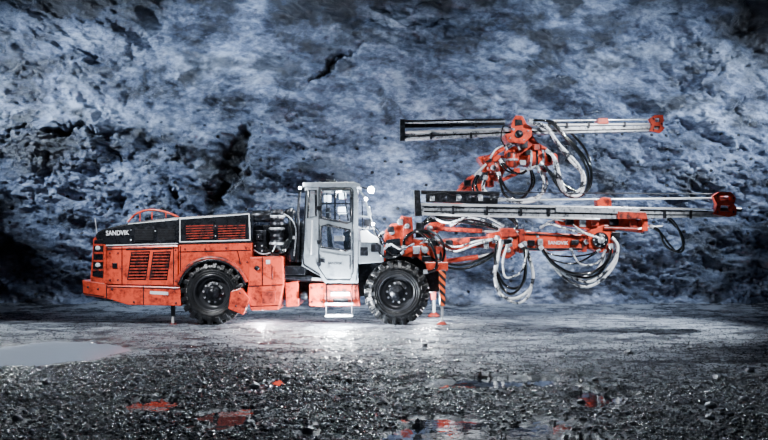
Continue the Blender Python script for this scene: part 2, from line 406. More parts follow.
me.polygons.add(k); me.polygons.foreach_set('loop_start', (np.arange(k) * 3).astype(np.int32)); me.polygons.foreach_set('loop_total', np.full(k, 3, np.int32)); me.update(calc_edges=True)
GRAV = pbr('wet_gravel', (.012, .014, .019), .17, 0, (.28, .31, .37), .9, 8, lo=.49, hi=.7)
me.materials.append(GRAV)
go = bpy.data.objects.new('gravel', me); COL.objects.link(go)
go['label'] = 'dark wet gravel strewn over the tunnel floor'; go['category'] = 'gravel'; go['kind'] = 'stuff'

# ---------------------------------------------------------------- THE RIG
root = bpy.data.objects.new('drilling_rig', None); COL.objects.link(root); root.location = pt(300, 325, 1.0); root.location.z = 0
root['label'] = 'red and black twin-boom mining drill rig on four rubber tyres with pale grey cab'; root['category'] = 'drilling rig'
def part(name, mb, mats, parent=root): return link_mesh(name, mb, mats, parent)
def knob(mb, x, y, Y, r, h=.03, seg=10, mi=0): return mb.lathe([(0, -h), (r * .8, -h), (r, -h * .7), (r, 0.01)], pt(x, y, Y), seg, mi=mi)
def bolts(P, Y, r, par, mat=None):
    for x, y in P: part('bolt', knob(MB(), x, y, Y, r, .02, 6), mat or STEEL, par)
def seam(P, Y, par, w=.9):
    (x0, y0), (x1, y1) = P
    if abs(x1 - x0) < abs(y1 - y0): o = [(x0, y0), (x0 + w, y0), (x1 + w, y1), (x1, y1)]
    else: o = [(x0, y0), (x1, y1), (x1, y1 + w), (x0, y0 + w)]
    part('panel_seam', MB().plate(o, Y - .006, Y + .01), BLACK, par)

# chassis
part('chassis', MB().plate([(150, 262), (300, 262), (440, 250), (440, 292), (300, 300), (150, 300)], .5, 1.5, bev=.03), DARK)
bmp = part('rear_bumper', MB().plate([(82, 280), (104, 283), (106, 285), (180, 287), (181, 306), (128, 305), (104, 298), (83, 295)], -.04, 2.0, bev=.02), RED)
bolts([(88, 287), (98, 289), (112, 300), (134, 302), (176, 303), (112, 289)], -.04, .022, bmp, DARK)
for P in (((143, 286), (143, 305)), ((106, 285), (106, 298)), ((83, 293), (104, 296)), ((106, 286.5), (180, 288.5))): seam(P, -.04, bmp)
part('warning_decal', MB().plate([(150, 291), (168, 292), (168, 295), (150, 294)], -.048, -.03), WHITE, bmp)
rf = part('rear_frame', MB().plate([(93, 239), (96, 236), (106, 235), (107, 284), (90, 281)], .0, 2.0, bev=.02), RED)
g = MB().plate([(94, 240), (103, 239), (103, 278), (92, 276)], -.02, .05, bev=.01)
part('rear_grille', g, BLACK, rf)
for yy in (244, 252, 260, 269): part('slat', MB().pbox(93, yy, 103, yy + 2, -.035, 0), REDD, rf)
for yy in (248, 265):
    part('tail_lamp', MB().lathe([(0, -.05), (.035, -.05), (.045, -.03), (.045, 0)], pt(98, yy, -.02), 16), WHITE, rf)
part('antenna', MB().cyl(pt(97, 234, .3), pt(95, 218, .3), .008), WHITE)
# engine hood
hood = part('engine_hood', MB().plate([(94, 237), (97, 232), (103, 229), (112, 226.5), (128, 223), (152, 219.5), (178, 217), (250, 212), (252, 216), (252, 243), (178, 245), (104, 246), (96, 241)], -.005, 1.95, bev=.04), BLACK)
def slats(mb, x0, y0, x1, y1, n, Y, mi=0, slope=0, k=.26):
    for i in range(n):
        y = y0 + (y1 - y0) * (i + .5) / n; h = (y1 - y0) / n * k
        mb.plate([(x0, y - h + slope), (x1, y - h), (x1, y + h), (x0, y + h + slope)], Y, Y + .04, mi=mi)
    return mb
for x0, x1 in ((134, 154), (157, 175)):
    g = MB().plate([(x0, 228), (x1, 226), (x1, 241), (x0, 242)], -.02, .0, mi=0); slats(g, x0 + 1, 229, x1 - 1, 240, 7, -.035, 1)
    part('mesh_grille', g, [DARK, RIM], hood)
for x0, x1 in ((185, 214), (217, 246)):
    g = MB().plate([(x0, 223), (x1, 221), (x1, 239), (x0, 240)], -.02, .0, mi=0); slats(g, x0 + 1, 224, x1 - 1, 239, 6, -.035, 1, 1, .15)
    part('side_louvre', g, [BLACK, REDD], hood)
g = MB()
def strip(a, b_, w=.011, Y=-.01): g.tube([pt(*a, Y), pt(*b_, Y)], w, seg=6)
strip((180, 219), (249, 214)); strip((180, 219), (180, 242)); strip((180, 242), (250, 240)); strip((249, 214), (250, 240)); strip((128, 224), (178, 219.5), .008)
part('trim_strip', g, WHITE, hood)
part('trim_strip', MB().tube([pt(106, 245.5, -.01), pt(178, 243.5, -.01)], .009, seg=6), WHITE, hood)
bolts([(131, 230), (131, 240), (155.5, 231), (215.5, 226), (215.5, 236)], -.005, .015, hood)
def text(body, px, py, w_px, Y, mat, name, parent, rot=0, hs=1):
    cu = bpy.data.curves.new(name, 'FONT'); cu.body = body; cu.size = 1; cu.extrude = .01; cu.offset = .012; cu.align_x = 'LEFT'
    o = bpy.data.objects.new(name, cu); COL.objects.link(o); bpy.context.view_layer.update()
    ev = o.evaluated_get(bpy.context.evaluated_depsgraph_get()); me = bpy.data.meshes.new_from_object(ev)
    bpy.data.objects.remove(o)
    xs_ = [v.co.x for v in me.vertices]; w = max(xs_) - min(xs_); s = (w_px * (Y - CY) / F) / w
    M = Matrix.Translation(pt(px, py, Y)) @ Matrix.Rotation(rot, 4, 'Y') @ Matrix.Rotation(PI / 2, 4, 'X') @ Matrix.Diagonal((s, s * hs, s, 1))
    me.transform(M); me.materials.clear(); me.materials.append(mat)
    o = bpy.data.objects.new(name, me); COL.objects.link(o); o.parent = parent
    if parent.type == 'EMPTY': o.matrix_parent_inverse = Matrix.Translation(-parent.location)
    return o
TXT = emis('white_lettering', (.85, .88, .92), 0.0)
text('SANDVIK', 106, 235.4, 23, -.012, TXT, 'lettering', hood, -.03, 1.2)
rl = None
for Y in (.25, .7):
    g = MB().tube(smooth_path([pt(128, 222, Y), pt(136, 214, Y), (pt(148, 210, Y)), pt(162, 211, Y), pt(176, 216, Y), pt(180, 219, Y)]), .02, seg=8)
    rl = part('hood_rail', g, RED)
    for x in (140, 152, 166): part('rail_post', MB().cyl(pt(x, 212, Y), pt(x, 221, Y), .013, seg=8), RED, rl)
part('rail_brace', MB().cyl(pt(148, 210, .25), pt(148, 210, .7), .015), RED, rl); part('rail_brace', MB().cyl(pt(165, 212, .25), pt(165, 212, .7), .015), RED, rl)
# red side panel with louvres
sp_ = part('side_panel', MB().plate([(107, 247), (178, 245), (178, 286), (106, 284)], -.02, .5, bev=.02), RED)
for x0, x1 in ((129, 148), (151, 169)):
    g = MB().plate([(x0 + 2, 252), (x1 + 2, 251), (x1 - 2, 280), (x0 - 2, 280)], -.025, .0, mi=0)
    for i in range(9):
        y = 252 + 28 * (i + .5) / 9; d_ = 2 - 4 * (i + .5) / 9
        g.plate([(x0 + 1 + d_, y - .6), (x1 - 1 + d_, y - .8), (x1 - 1 + d_, y + .4), (x0 + 1 + d_, y + .6)], -.05, -.01, mi=1)
    part('vent', g, [BLACK, REDD], sp_)
for P in (((121.5, 247), (121.5, 284)), ((173, 246), (173, 285)), ((107, 249), (178, 247.4)), ((126, 249.5), (172, 248.5))): seam(P, -.02, sp_)
bolts([(110, 253), (110, 280), (118, 253), (118, 280), (175.5, 250), (175.5, 281)], -.02, .018, sp_, DARK)
part('latch', MB().pbox(112, 263, 117, 268, -.05, 0, 0, .008), BLACK, sp_)
# rear fender with arch
arch = [(212 + 36 * math.cos(t), 293 - 35 * math.sin(t)) for t in [math.radians(a) for a in range(18, 170, 8)]]
fd = part('rear_fender', MB().plate([(179, 245), (252, 243), (252, 284)] + arch + [(179, 287)], -.01, .45, bev=0), RED)
part('arch_lip', MB().tube([pt(x, y, -.03) for x, y in arch], .05, seg=10), REDD, fd)
part('arch_trim', MB().tube([pt(212 + 34 * math.cos(t), 293 - 33 * math.sin(t), -.06) for t in [math.radians(a) for a in range(14, 170, 6)]], .026, seg=8), BLACK, fd)
part('inner_arch', MB().plate([(182, 262), (244, 262), (244, 290), (182, 290)], .46, .5), BLACK, fd)
bolts([(185, 249), (205, 249), (226, 248), (246, 248), (247, 262)], -.01, .018, fd, DARK)
seam(((179, 251.5), (251, 249.8)), -.01, fd); seam(((180, 246), (180, 286)), -.01, fd); seam(((237, 251), (240, 264)), -.01, fd)
mf = part('mudguard_flap', MB().plate([(231, 291), (241, 288), (250, 299), (243, 315), (228, 309)], -.14, .02, bev=.015), RED)
bolts([(240, 293), (236, 306)], -.14, .02, mf, DARK)
tk = part('side_tank', MB().plate([(249, 257), (283, 256), (284, 284), (279, 310), (251, 311), (247, 298)], -.06, .6, bev=.03), RED)
part('tank_cap', MB().lathe([(0, -.05), (.05, -.05), (.05, 0)], pt(257, 268, -.06), 16), DARK, tk)
part('handle', MB().tube(smooth_path([pt(272, 266, -.06), pt(272, 267, -.11), pt(272, 278, -.11), pt(272, 279, -.06)], 4), .012), DARK, tk)
part('step_plate', MB().plate([(262, 292), (276, 291), (275, 303), (262, 304)], -.075, -.05, bev=.005), REDD, tk)
seam(((249, 286), (283, 284.5)), -.06, tk); seam(((262, 257), (262, 286)), -.06, tk); seam(((251, 306), (279, 305)), -.06, tk)
part('warning_decal', MB().plate([(266, 260), (270, 260), (270, 264), (266, 264)], -.067, -.05), WHITE, tk)
# rear jack
g = MB().cyl(pt(173, 300, .1), pt(173, 316, .1), .045, mi=0).cyl(pt(173, 314, .1), pt(173, 328, .1), .028, mi=1)
jk = part('rear_jack', g, [DARK, CHROME]); part('foot_plate', MB().lathe([(0, .05), (.05, .045), (.1, .0), (0, 0)], Vector((pt(173, 329, .1).x, .1, -.02)), 20, axis='Z'), REDD, jk)
# engine bay
part('engine_bay_frame', MB().plate([(250, 226), (304, 222), (304, 282), (283, 284), (283, 258), (250, 258)], .35, 1.7, bev=.02), BLACK)
p = pt(277, 230, .3)
prof = [(0, .42)]
for i in range(14): prof += [(.15 if i % 2 else .135, .42 - i * .06), (.15 if i % 2 else .135, .38 - i * .06)]
prof += [(0, -.45)]
ac = part('air_cleaner', MB().lathe(prof, p, 24, axis='Z'), DARK)
for dz in (0, .25, -.3): part('cleaner_strap', MB().lathe([(.155, dz), (.165, dz + .01), (.165, dz + .04), (.155, dz + .05)], p, 24, axis='Z'), STEEL, ac)
part('exhaust_canister', MB().lathe([(0, -.2), (.1, -.2), (.12, -.17), (.12, .17), (.1, .2), (0, .2)], pt(262, 216, .3), 20, axis='X'), DARK)
part('intake_cap', MB().lathe([(0, .1), (.1, .08), (.13, 0), (.08, -.03), (.08, -.1)], pt(290, 213, .45), 20, axis='Z'), BLACK)
hv = part('hydraulic_valve', MB().pbox(252, 230, 266, 254, .15, .4, 0, .02).pbox(256, 234, 262, 240, .1, .2, 0, .01), DARK)
bolts([(255, 246), (262, 246), (255, 251), (262, 251), (259, 237)], .12, .02, hv)
cb = part('cooler_box', MB().pbox(289, 222, 303, 262, .12, 1.2, 0, .03), BLACK)
part('warning_decal', MB().pbox(292, 236, 295, 239, .115, .14), WHITE, cb)
part('conduit', MB().tube(smooth_path([pt(300, 190, .2), pt(299, 200, .2), pt(298, 215, .15), pt(299, 235, .1), pt(297, 262, .1)]), .03), DARK)
for i, (a, r_) in enumerate([(0, .02), (4, .016), (8, .02)]):
    part('engine_hose', MB().tube(smooth_path([pt(264, 246 + a, .12), pt(275, 254 + a / 2, .05), pt(287, 248 - a, .06), pt(291, 232 + a, .08), pt(288 + a, 216, .15)]), r_), HOSEB)
part('engine_pipe', MB().tube(smooth_path([pt(254, 250, .1), pt(262, 254, .08), pt(272, 252, .08), pt(276, 244, .12)]), .014), STEEL)
part('engine_pipe', MB().tube(smooth_path([pt(284, 214, .1), pt(292, 220, .08), pt(296, 232, .08), pt(294, 256, .08)]), .012), STEEL)
# articulation
part('articulation_joint', MB().plate([(285, 283), (298, 281), (299, 306), (286, 307)], .1, 1.3, bev=.02), RED)
al = part('articulation_link', MB().plate([(309, 284), (326, 283), (326, 307), (309, 306)], .05, 1.3, bev=.02), RED)
bolts([(312, 288), (322, 288), (312, 302), (322, 302)], .05, .022, al, DARK)
g = MB().cyl(pt(284, 277, .15), pt(312, 279, .15), .06, mi=0).cyl(pt(312, 279, .15), pt(324, 280, .15), .035, mi=1)
part('steering_cylinder', g, [DARK, CHROME])
part('pivot_pin', MB().lathe([(0, -.1), (.08, -.1), (.08, 1.0)], pt(304, 296, .15), 20), DARK)
part('valve_bracket', MB().pbox(284, 266, 305, 275, .05, .5, 0, .015), DARK)

# ---- cab
CO = [(307, 184), (352, 184), (357, 187), (358, 196), (358, 262), (355, 283), (325, 283), (320, 276), (302, 266), (302, 258), (305, 212), (305, 186)]
W1 = [(321, 189), (350, 189), (351, 192), (351, 222), (347, 223), (321, 218)]
W2 = [(321, 226), (328, 225), (350, 230), (350, 249), (346, 251), (321, 247)]
WF = [(309, 190), (316, 190), (316, 216), (308, 218)]
cab = part('cab', MB().plate(CO, -.04, .02, holes=[W1, W2, WF])
           .plate(CO, 1.24, 1.3, holes=[W1, W2])
           .plate([(307, 184), (351, 184), (357, 188), (357, 191), (306, 191), (306, 187)], .0, 1.3)
           .plate([(303, 250), (309, 250), (309, 262), (324, 276), (352, 276), (352, 283), (325, 283), (320, 276), (302, 266)], .0, 1.3)
           .plate([(306, 222), (310, 222), (309, 262), (302, 262)], .0, 1.3)
           .plate([(354, 226), (358, 226), (358, 283), (354, 283)], .0, 1.3), CAB)
part('side_window', MB().plate(W1, -.01, 0), GLASS, cab)
part('side_window', MB().plate(WF, -.01, 0), GLASS, cab)
part('lower_window', MB().plate(W2, -.01, 0), GLASS, cab)
part('door_panel', MB().plate([(321, 252), (346, 256), (351, 254), (351, 278), (328, 278), (321, 268)], -.055, -.03, bev=.008), CAB, cab)
def seal(W, r=.024): return MB().tube([pt(x, y, -.045) for x, y in W], r, seg=6, closed=True)
part('window_seal', seal(W1), BLACK, cab); part('window_seal', seal(W2), BLACK, cab); part('window_seal', seal(WF), BLACK, cab)
DO = [(319, 187), (350, 187), (353, 190), (353, 272), (350, 280), (327, 280), (319, 268)]
part('door_seam', MB().tube([pt(x, y, -.042) for x, y in DO], .013, seg=6, closed=True), BLACK, cab)
part('rear_pillar_strip', MB().tube([pt(306, 190, -.045), pt(305, 214, -.045), pt(303, 258, -.045), pt(304, 265, -.045), pt(320, 275, -.045)], .016, seg=6), DARK, cab)
part('door_handle', MB().tube(smooth_path([pt(350, 256, -.05), pt(350, 256, -.1), pt(350, 268, -.1), pt(350, 268, -.05)], 3), .012), BLACK, cab)
part('grab_rail', MB().tube(smooth_path([pt(312, 222, -.04), pt(312, 223, -.1), pt(311, 252, -.1), pt(311, 253, -.04)], 3), .014), WHITE, cab)
for yy in (206, 240, 262): part('hinge', MB().pbox(317, yy, 321, yy + 4, -.07, -.03, 0, .005), DARK, cab)
part('roof', MB().plate([(303, 182.5), (354, 182), (360, 184), (360, 187), (303, 187)], -.07, 1.36, bev=.012), CAB, cab)
text('SANDVIK', 328, 264.5, 14, -.062, BLACK, 'lettering', cab)
part('logo_plate', MB().plate([(320, 258), (325, 259), (325, 263), (320, 262)], -.065, -.03), DARK, cab)
part('operator_seat', MB().plate([(326, 222), (330, 220), (333, 248), (345, 250), (345, 256), (328, 256)], .4, .85, bev=.03), BLACK, cab)
part('seat_headrest', MB().plate([(325, 208), (330, 207), (331, 218), (326, 219)], .5, .75, bev=.03), BLACK, cab)
part('control_console', MB().plate([(343, 232), (350, 230), (352, 256), (344, 256)], .3, 1.0, bev=.02), DARK, cab)
part('steering_wheel', MB().lathe([(.15, 0), (.17, .012), (.15, .024), (.15, 0)], pt(339, 222, .5), 20, axis='X').cyl(pt(346, 231, .5), pt(339, 222, .5), .02), BLACK, cab)
SCRN = emis('display_screen', (.7, .85, 1), 3.5)
for r_ in ((324, 195, 331, 202), (339, 193, 346, 199), (338, 207, 347, 214)): part('display', MB().pbox(*r_, .9, .95, 0, .01), SCRN, cab)
part('joystick_panel', MB().pbox(334, 236, 344, 241, .2, .4, 0, .01), WHITE, cab)
part('window_bar', MB().pbox(334, 190, 336, 221, .02, .05), BLACK, cab); part('window_bar', MB().pbox(322, 203, 350, 204.5, .02, .05), BLACK, cab)
part('window_bar', MB().pbox(322, 212, 350, 213, .3, .33), CAB, cab); part('window_bar', MB().pbox(326, 190, 327.5, 219, .9, .95), BLACK, cab)
part('window_bar', MB().plate([(343, 190), (344.5, 190), (349, 221), (347.5, 221)], .6, .65), BLACK, cab)
# open front section ahead of the cab
for Y in (.0, 1.25): part('windscreen_post', MB().tube([pt(358, 189, Y), pt(364, 196, Y), pt(377, 240, Y)], .02, seg=8), CAB)
part('crossbar', MB().cyl(pt(364, 196, 0), pt(364, 196, 1.25), .025), CAB); part('crossbar', MB().cyl(pt(377, 240, 0), pt(377, 240, 1.25), .03), CAB)
part('guard_bar', MB().cyl(pt(358, 216, 0), pt(370, 217, 0), .011), CAB); part('guard_bar', MB().cyl(pt(362, 200, 0.02), pt(363, 238, .02), .012), DARK)
part('guard_bar', MB().cyl(pt(358, 228, 0), pt(374, 229, 0), .011), CAB)
part('front_console', MB().plate([(358, 240), (374, 240), (383, 246), (384, 262), (358, 264)], -.03, 1.2, bev=.025), CAB)
part('console_cover', MB().plate([(360, 231), (367, 230), (371, 234), (379, 238), (379, 243), (361, 242)], -.08, .2, bev=.015), WHITE)
part('mirror', MB().plate([(366, 206), (370, 207), (372, 215), (368, 216)], -.02, .1, bev=.01), CAB)
part('front_valve', MB().pbox(371, 244, 381, 252, -.09, .1, 0, .01), DARK); part('front_valve', MB().pbox(360, 247, 368, 256, -.07, .1, 0, .01), DARK)
part('front_valve', MB().pbox(364, 219, 371, 226, -.04, .1, 0, .01), DARK)
def lamp(x, y, Y, r, nm='work_lamp', mat=LAMP):
    g = MB().lathe([(0, .1), (r * .6, .09), (r, .02), (r, -.03), (r * .88, -.03)], pt(x, y, Y), 18)
    a = part(nm, g, DARK); part('lens', MB().lathe([(0, -.035), (r * .88, -.028), (r * .88, -.02)], pt(x, y, Y), 18), mat, a)
    return a
lamp(371, 190, .0, .075); lamp(366, 199, .0, .035); lamp(300, 188, .1, .032); lamp(373, 224, -.05, .035)
part('lamp_bracket', MB().cyl(pt(358, 186, .1), pt(371, 190, .1), .015), DARK); part('lamp_bracket', MB().cyl(pt(306, 187, .2), pt(300, 188, .2), .015), DARK)
part('roof_lamp_bar', MB().pbox(326, 180, 336, 183, .2, .4, 0, .01), DARK)
# steps
st = part('ladder', MB().tube([pt(326, 283, -.02), pt(326, 317, -.06)], .012, mi=0, seg=8).tube([pt(352, 283, -.02), pt(352, 317, -.06)], .012, mi=0, seg=8), DARK)
for yy in (304, 316): part('tread', MB().plate([(325, yy - 1), (353, yy - 1), (353, yy + 1), (325, yy + 1)], -.14, .1, bev=.006), STEEL, st)
sb_ = part('step_box', MB().plate([(327, 285), (358, 285), (360, 306), (327, 306)], .06, .5, bev=.01), REDD)
part('step_light_strip', MB().plate([(331, 292), (350, 292), (350, 296), (331, 296)], .03, .06), WHITE, sb_)
part('number_plate', MB().plate([(333, 298.5), (348, 298.5), (348, 302), (333, 302)], .045, .06), DARK, sb_)

# ---- wheels (each: tyre mesh > rim, hub, nuts)
def wheel():
    g = MB().lathe([(.34, -.15), (.37, -.185), (.44, -.215), (.52, -.215), (.565, -.195), (.585, -.15), (.588, 0), (.585, .15), (.565, .195), (.52, .215), (.44, .215), (.37, .185), (.34, .15), (.34, -.15)], seg=56)
    n = 20
    for side in (-1, 1):
        for i in range(n):
            an = 2 * PI * (i + (.5 if side > 0 else 0)) / n
            R = Matrix.Rotation(-an, 3, 'Y') @ Matrix.Rotation(.25 * side, 3, 'X')
            c = Matrix.Rotation(-an, 3, 'Y') @ Vector((.602, side * .11, 0))
            g.box(c, (.10, .21, .09), R, bev=.012)
            c = Matrix.Rotation(-an, 3, 'Y') @ Vector((.55, side * .2, 0))
            g.box(c, (.13, .065, .08), Matrix.Rotation(-an, 3, 'Y') @ Matrix.Rotation(-.35 * side, 3, 'Z'), bev=.01)
    g.lathe([(.44, -.218), (.45, -.228), (.46, -.218)], seg=56).lathe([(.39, -.2), (.4, -.212), (.41, -.205)], seg=56)
    w = part('wheel', g, RUBBER)
    part('rim', MB().lathe([(.375, -.19), (.36, -.2), (.335, -.17), (.325, -.1), (.3, -.05), (.23, -.04), (.21, -.07), (.0, -.07), (0, .17), (.34, .17)], seg=48), RIM, w)
    part('hub', MB().lathe([(.16, -.07), (.155, -.16), (.13, -.19), (.1, -.195), (.085, -.23), (.0, -.235)], seg=36), DARK, w)
    for i in range(10):
        an = 2 * PI * i / 10
        part('wheel_nut', MB().lathe([(0, -.105), (.022, -.105), (.022, -.06)], (.195 * math.cos(an), 0, .195 * math.sin(an)), 6, smooth=False), STEEL, w)
    return w
w0 = wheel()
def place(w, px, Y, flip):
    w.location = Vector((pt(px, 293, Y).x, Y + .2, .642)); w.rotation_euler = (0, random.uniform(0, 1), PI if flip else 0)
for i, (px, Y, fl_) in enumerate([(212, 0, 0), (397, -.03, 0), (212, 1.6, 1), (397, 1.6, 1)]):
    if i == 0: w = w0
    else:
        w = w0.copy(); COL.objects.link(w); w.parent = root; w.matrix_parent_inverse = w0.matrix_parent_inverse.copy()
        for ch in list(w0.children):
            c = ch.copy(); COL.objects.link(c); c.parent = w
    place(w, px, Y, fl_)
for px in (212, 397):
    x = pt(px, 293, 0).x
    part('axle', MB().lathe([(0, -.75), (.1, -.75), (.1, -.25), (.2, -.15), (.2, .15), (.1, .25), (.1, .75), (0, .75)], (x, 1.0, .635), 20), DARK)

# ---- front frame
ff = part('front_frame', MB().plate([(384, 232), (391, 224), (399, 223), (401, 216), (412, 217), (414, 238), (436, 244), (446, 252), (447, 268), (430, 268), (418, 258), (400, 256), (384, 262)], .2, 1.7, bev=.02), RED)
part('front_cover', MB().plate([(386, 240), (400, 238), (402, 256), (386, 261)], .12, .22, bev=.01), BLACK, ff)
part('mast', MB().plate([(403, 216), (411, 217), (412, 245), (404, 244)], .1, .22, bev=.012), REDD, ff)
for x, y, r_ in ((407, 226, .05), (392, 232, .06), (425, 250, .07), (438, 256, .05)):
    part('pin', MB().lathe([(0, -.06), (r_, -.06), (r_, .1)], pt(x, y, .14), 18), STEEL, ff)
part('hose_clamp', MB().pbox(416, 222, 424, 238, .15, .4, 0, .02), DARK, ff)
for x, y, w_, h_, M2 in ((387, 226, 7, 6, DARK), (396, 246, 8, 7, DARK), (413, 246, 7, 8, STEEL), (428, 240, 8, 6, DARK), (436, 246, 6, 8, REDD), (422, 256, 9, 6, DARK), (398, 219, 5, 6, STEEL)):
    part('valve_block', MB().pbox(x, y, x + w_, y + h_, .06, .25, 0, .012), M2, ff)
# jacks at front
j1 = part('front_jack', MB().plate([(439, 270), (446, 270), (445, 306), (440, 306)], .0, .16, bev=.01), HAZ)
part('piston_rod', MB().cyl(pt(442, 304, .08), pt(442, 329, .08), .03), CHROME, j1)
part('foot_plate', MB().lathe([(0, .09), (.05, .085), (.12, .02), (.12, 0), (0, 0)], Vector((pt(442, 330, .08).x, .08, -.02)), 20, axis='Z'), REDD, j1)
j2 = part('front_jack', MB().plate([(430, 272), (436, 272), (436, 300), (431, 300)], 1.6, 1.8, bev=.01), RED)
part('piston_rod', MB().cyl(pt(434, 300, 1.7), Vector((pt(434, 300, 1.7).x, 1.7, .05)), .035), CHROME, j2)
part('foot_plate', MB().lathe([(0, .09), (.05, .085), (.13, .02), (.13, 0), (0, 0)], Vector((pt(434, 300, 1.7).x, 1.7, -.0)), 20, axis='Z'), REDD, j2)
part('jack_beam', MB().plate([(425, 262), (448, 262), (448, 271), (427, 271)], .02, 1.8, bev=.015), RED)

# ---- lower boom (near)
B1 = part('lower_boom', MB().plate([(424, 243), (440, 239), (498, 236), (500, 246), (440, 251), (426, 251)], .35, .65, bev=.02), REDD)
part('boom_tube', MB().plate([(488, 234), (500, 231), (522, 231), (592, 235), (594, 249), (560, 251), (522, 251), (505, 254), (488, 246)], .3, .62, bev=.02), RED, B1)
part('boom_collar', MB().pbox(519, 229, 525, 253, .27, .66, 0, .012), REDD, B1); part('boom_collar', MB().pbox(582, 232, 587, 252, .27, .66, 0, .012), REDD, B1)
part('boom_rail', MB().plate([(526, 233), (582, 236), (582, 237), (526, 234.5)], .27, .31, bev=.004), DARK, B1)
part('boom_rail', MB().plate([(526, 248), (582, 248), (582, 250), (526, 250.5)], .27, .31, bev=.004), DARK, B1)
text('SANDVIK', 548, 244.2, 20, .29, TXT, 'lettering', B1, .02)
g = MB().cyl(pt(428, 228, .45), pt(482, 231, .45), .045, mi=0).cyl(pt(482, 231, .45), pt(512, 233, .45), .025, mi=1)
part('lift_cylinder', g, [REDD, CHROME], B1)
g = MB().cyl(pt(440, 262, .4), pt(478, 257, .4), .05, mi=0).cyl(pt(478, 257, .4), pt(510, 250, .4), .026, mi=1)
part('lift_cylinder', g, [RED, CHROME], B1)
for x, y in ((432, 246), (510, 240), (508, 250), (586, 242), (430, 228), (494, 241)): part('pin', MB().lathe([(0, -.05), (.05, -.05), (.05, .4)], pt(x, y, .28), 18), STEEL, B1)
part('clevis', MB().plate([(500, 246), (512, 244), (516, 254), (508, 259), (500, 255)], .25, .6, bev=.015), REDD, B1)
part('clevis', MB().plate([(500, 228), (514, 228), (520, 236), (502, 238)], .22, .5, bev=.015), REDD, B1)
for x, y, w_, h_, M2 in ((446, 240, 7, 6, DARK), (470, 238, 6, 7, DARK), (484, 240, 5, 9, STEEL), (455, 246, 9, 4, RED), (528, 240, 7, 6, DARK), (538, 239, 5, 6, STEEL), (572, 240, 7, 5, DARK), (504, 239, 8, 5, DARK)):
    part('junction_block', MB().pbox(x, y, x + w_, y + h_, .22, .4, 0, .01), M2, B1)
hd = part('swivel_head', MB().plate([(588, 231), (604, 224), (616, 226), (616, 238), (610, 250), (600, 253), (590, 248)], .2, .7, bev=.03), RED)
part('rotation_disc', MB().lathe([(0, -.1), (.12, -.1), (.16, -.06), (.16, .05)], pt(600, 240, .2), 28), DARK, hd)
part('rotation_disc', MB().lathe([(0, -.14), (.06, -.14), (.08, -.08), (.08, 0)], pt(600, 240, .2), 20), STEEL, hd)
bolts([(600 + 6 * math.cos(a), 240 + 6 * math.sin(a)) for a in [i * PI / 4 for i in range(8)]], .1, .014, hd)
part('tilt_bracket', MB().plate([(556, 218), (622, 216), (646, 221), (650, 228), (642, 233), (618, 230), (600, 232), (584, 229), (560, 225)], .22, .5, bev=.02), RED, hd)
part('tilt_cylinder', MB().cyl(pt(604, 228, .18), pt(638, 229, .18), .04, mi=0).cyl(pt(638, 229, .18), pt(662, 226, .18), .022, mi=1), [REDD, CHROME], hd)
for x, y, w_, h_, M2 in ((566, 219, 8, 6, DARK), (580, 220, 6, 7, STEEL), (610, 219, 9, 6, DARK), (630, 221, 7, 7, REDD), (592, 221, 7, 5, REDD), (642, 219, 6, 12, RED), (606, 244, 7, 9, REDD), (612, 232, 8, 6, DARK)):
    part('bracket', MB().pbox(x, y, x + w_, y + h_, .14, .3, 0, .01), M2, hd)
# lower feed
fa = part('lower_feed', MB().plate([(418, 205), (736, 211), (736, 217), (600, 219), (418, 213)], .05, .3, bev=.01), STEEL)
part('feed_rail', MB().plate([(420, 203), (712, 208.5), (712, 210), (420, 205.5)], .02, .1, bev=.004), CHROME, fa)
part('feed_rail', MB().plate([(420, 213), (600, 218.5), (600, 220), (420, 215)], .02, .08, bev=.004), CHROME, fa)
part('feed_channel', MB().plate([(424, 206.4), (708, 210.8), (708, 211.8), (424, 207.6)], .035, .06), BLACK, fa)
part('feed_channel', MB().plate([(424, 210.8), (700, 214.6), (700, 215.4), (424, 212)], .035, .06), BLACK, fa)
part('end_plate', MB().plate([(414, 190), (420, 190), (422, 216), (415, 216)], .0, .35, bev=.01), DARK, fa)
part('hose_tray', MB().plate([(421, 190), (500, 193), (500, 196), (421, 194)], .2, .45, bev=.01), DARK, fa)
for x in (452, 486, 520, 548, 664, 690): part('rail_bracket', MB().pbox(x, 205 + (x - 420) * .018, x + 2.4, 214 + (x - 420) * .018, .0, .06, 0, .006), DARK, fa)
d = part('rock_drill', MB().plate([(426, 194), (444, 192), (452, 195), (470, 195), (474, 197), (498, 198), (498, 204), (426, 202)], .06, .3, bev=.012), DARK)
for x0, q_ in ((430, STEEL), (442, DARK), (456, STEEL), (466, DARK), (478, STEEL), (490, DARK)):
    part('drill_collar', MB().lathe([(0, 0), (.08, 0), (.08, .09), (0, .09)], pt(x0, 198.5, .12), 16, axis='X'), q_, d)
part('shank', MB().cyl(pt(498, 200, .15), pt(512, 200, .15), .03), STEEL, d)
part('drill_rod', MB().cyl(pt(512, 200, .15), pt(728, 198, .15), .017), CHROME)
part('pull_cable', MB().tube([pt(421, 191, .1), pt(560, 193, .1), pt(712, 194, .1)], .012), DARK)
h = part('feed_head', MB().plate([(713, 196), (719, 192), (731, 192), (736, 198), (734, 204), (737, 208), (736, 215), (729, 217), (714, 214), (717, 205)], .0, .1,
         holes=[[(720, 196), (730, 196), (731, 200), (721, 201)], [(721, 205), (730, 206), (731, 212), (720, 211)]]), RED)
part('head_back_plate', MB().plate([(715, 194), (734, 195), (735, 214), (715, 212)], .28, .36, holes=[[(720, 198), (730, 199), (730, 209), (720, 208)]]), REDD, h)
for x, y in ((717, 196), (733, 198), (717, 212), (733, 212)): part('spacer', MB().cyl(pt(x, y, .0), pt(x, y, .34), .03, seg=10), DARK, h)
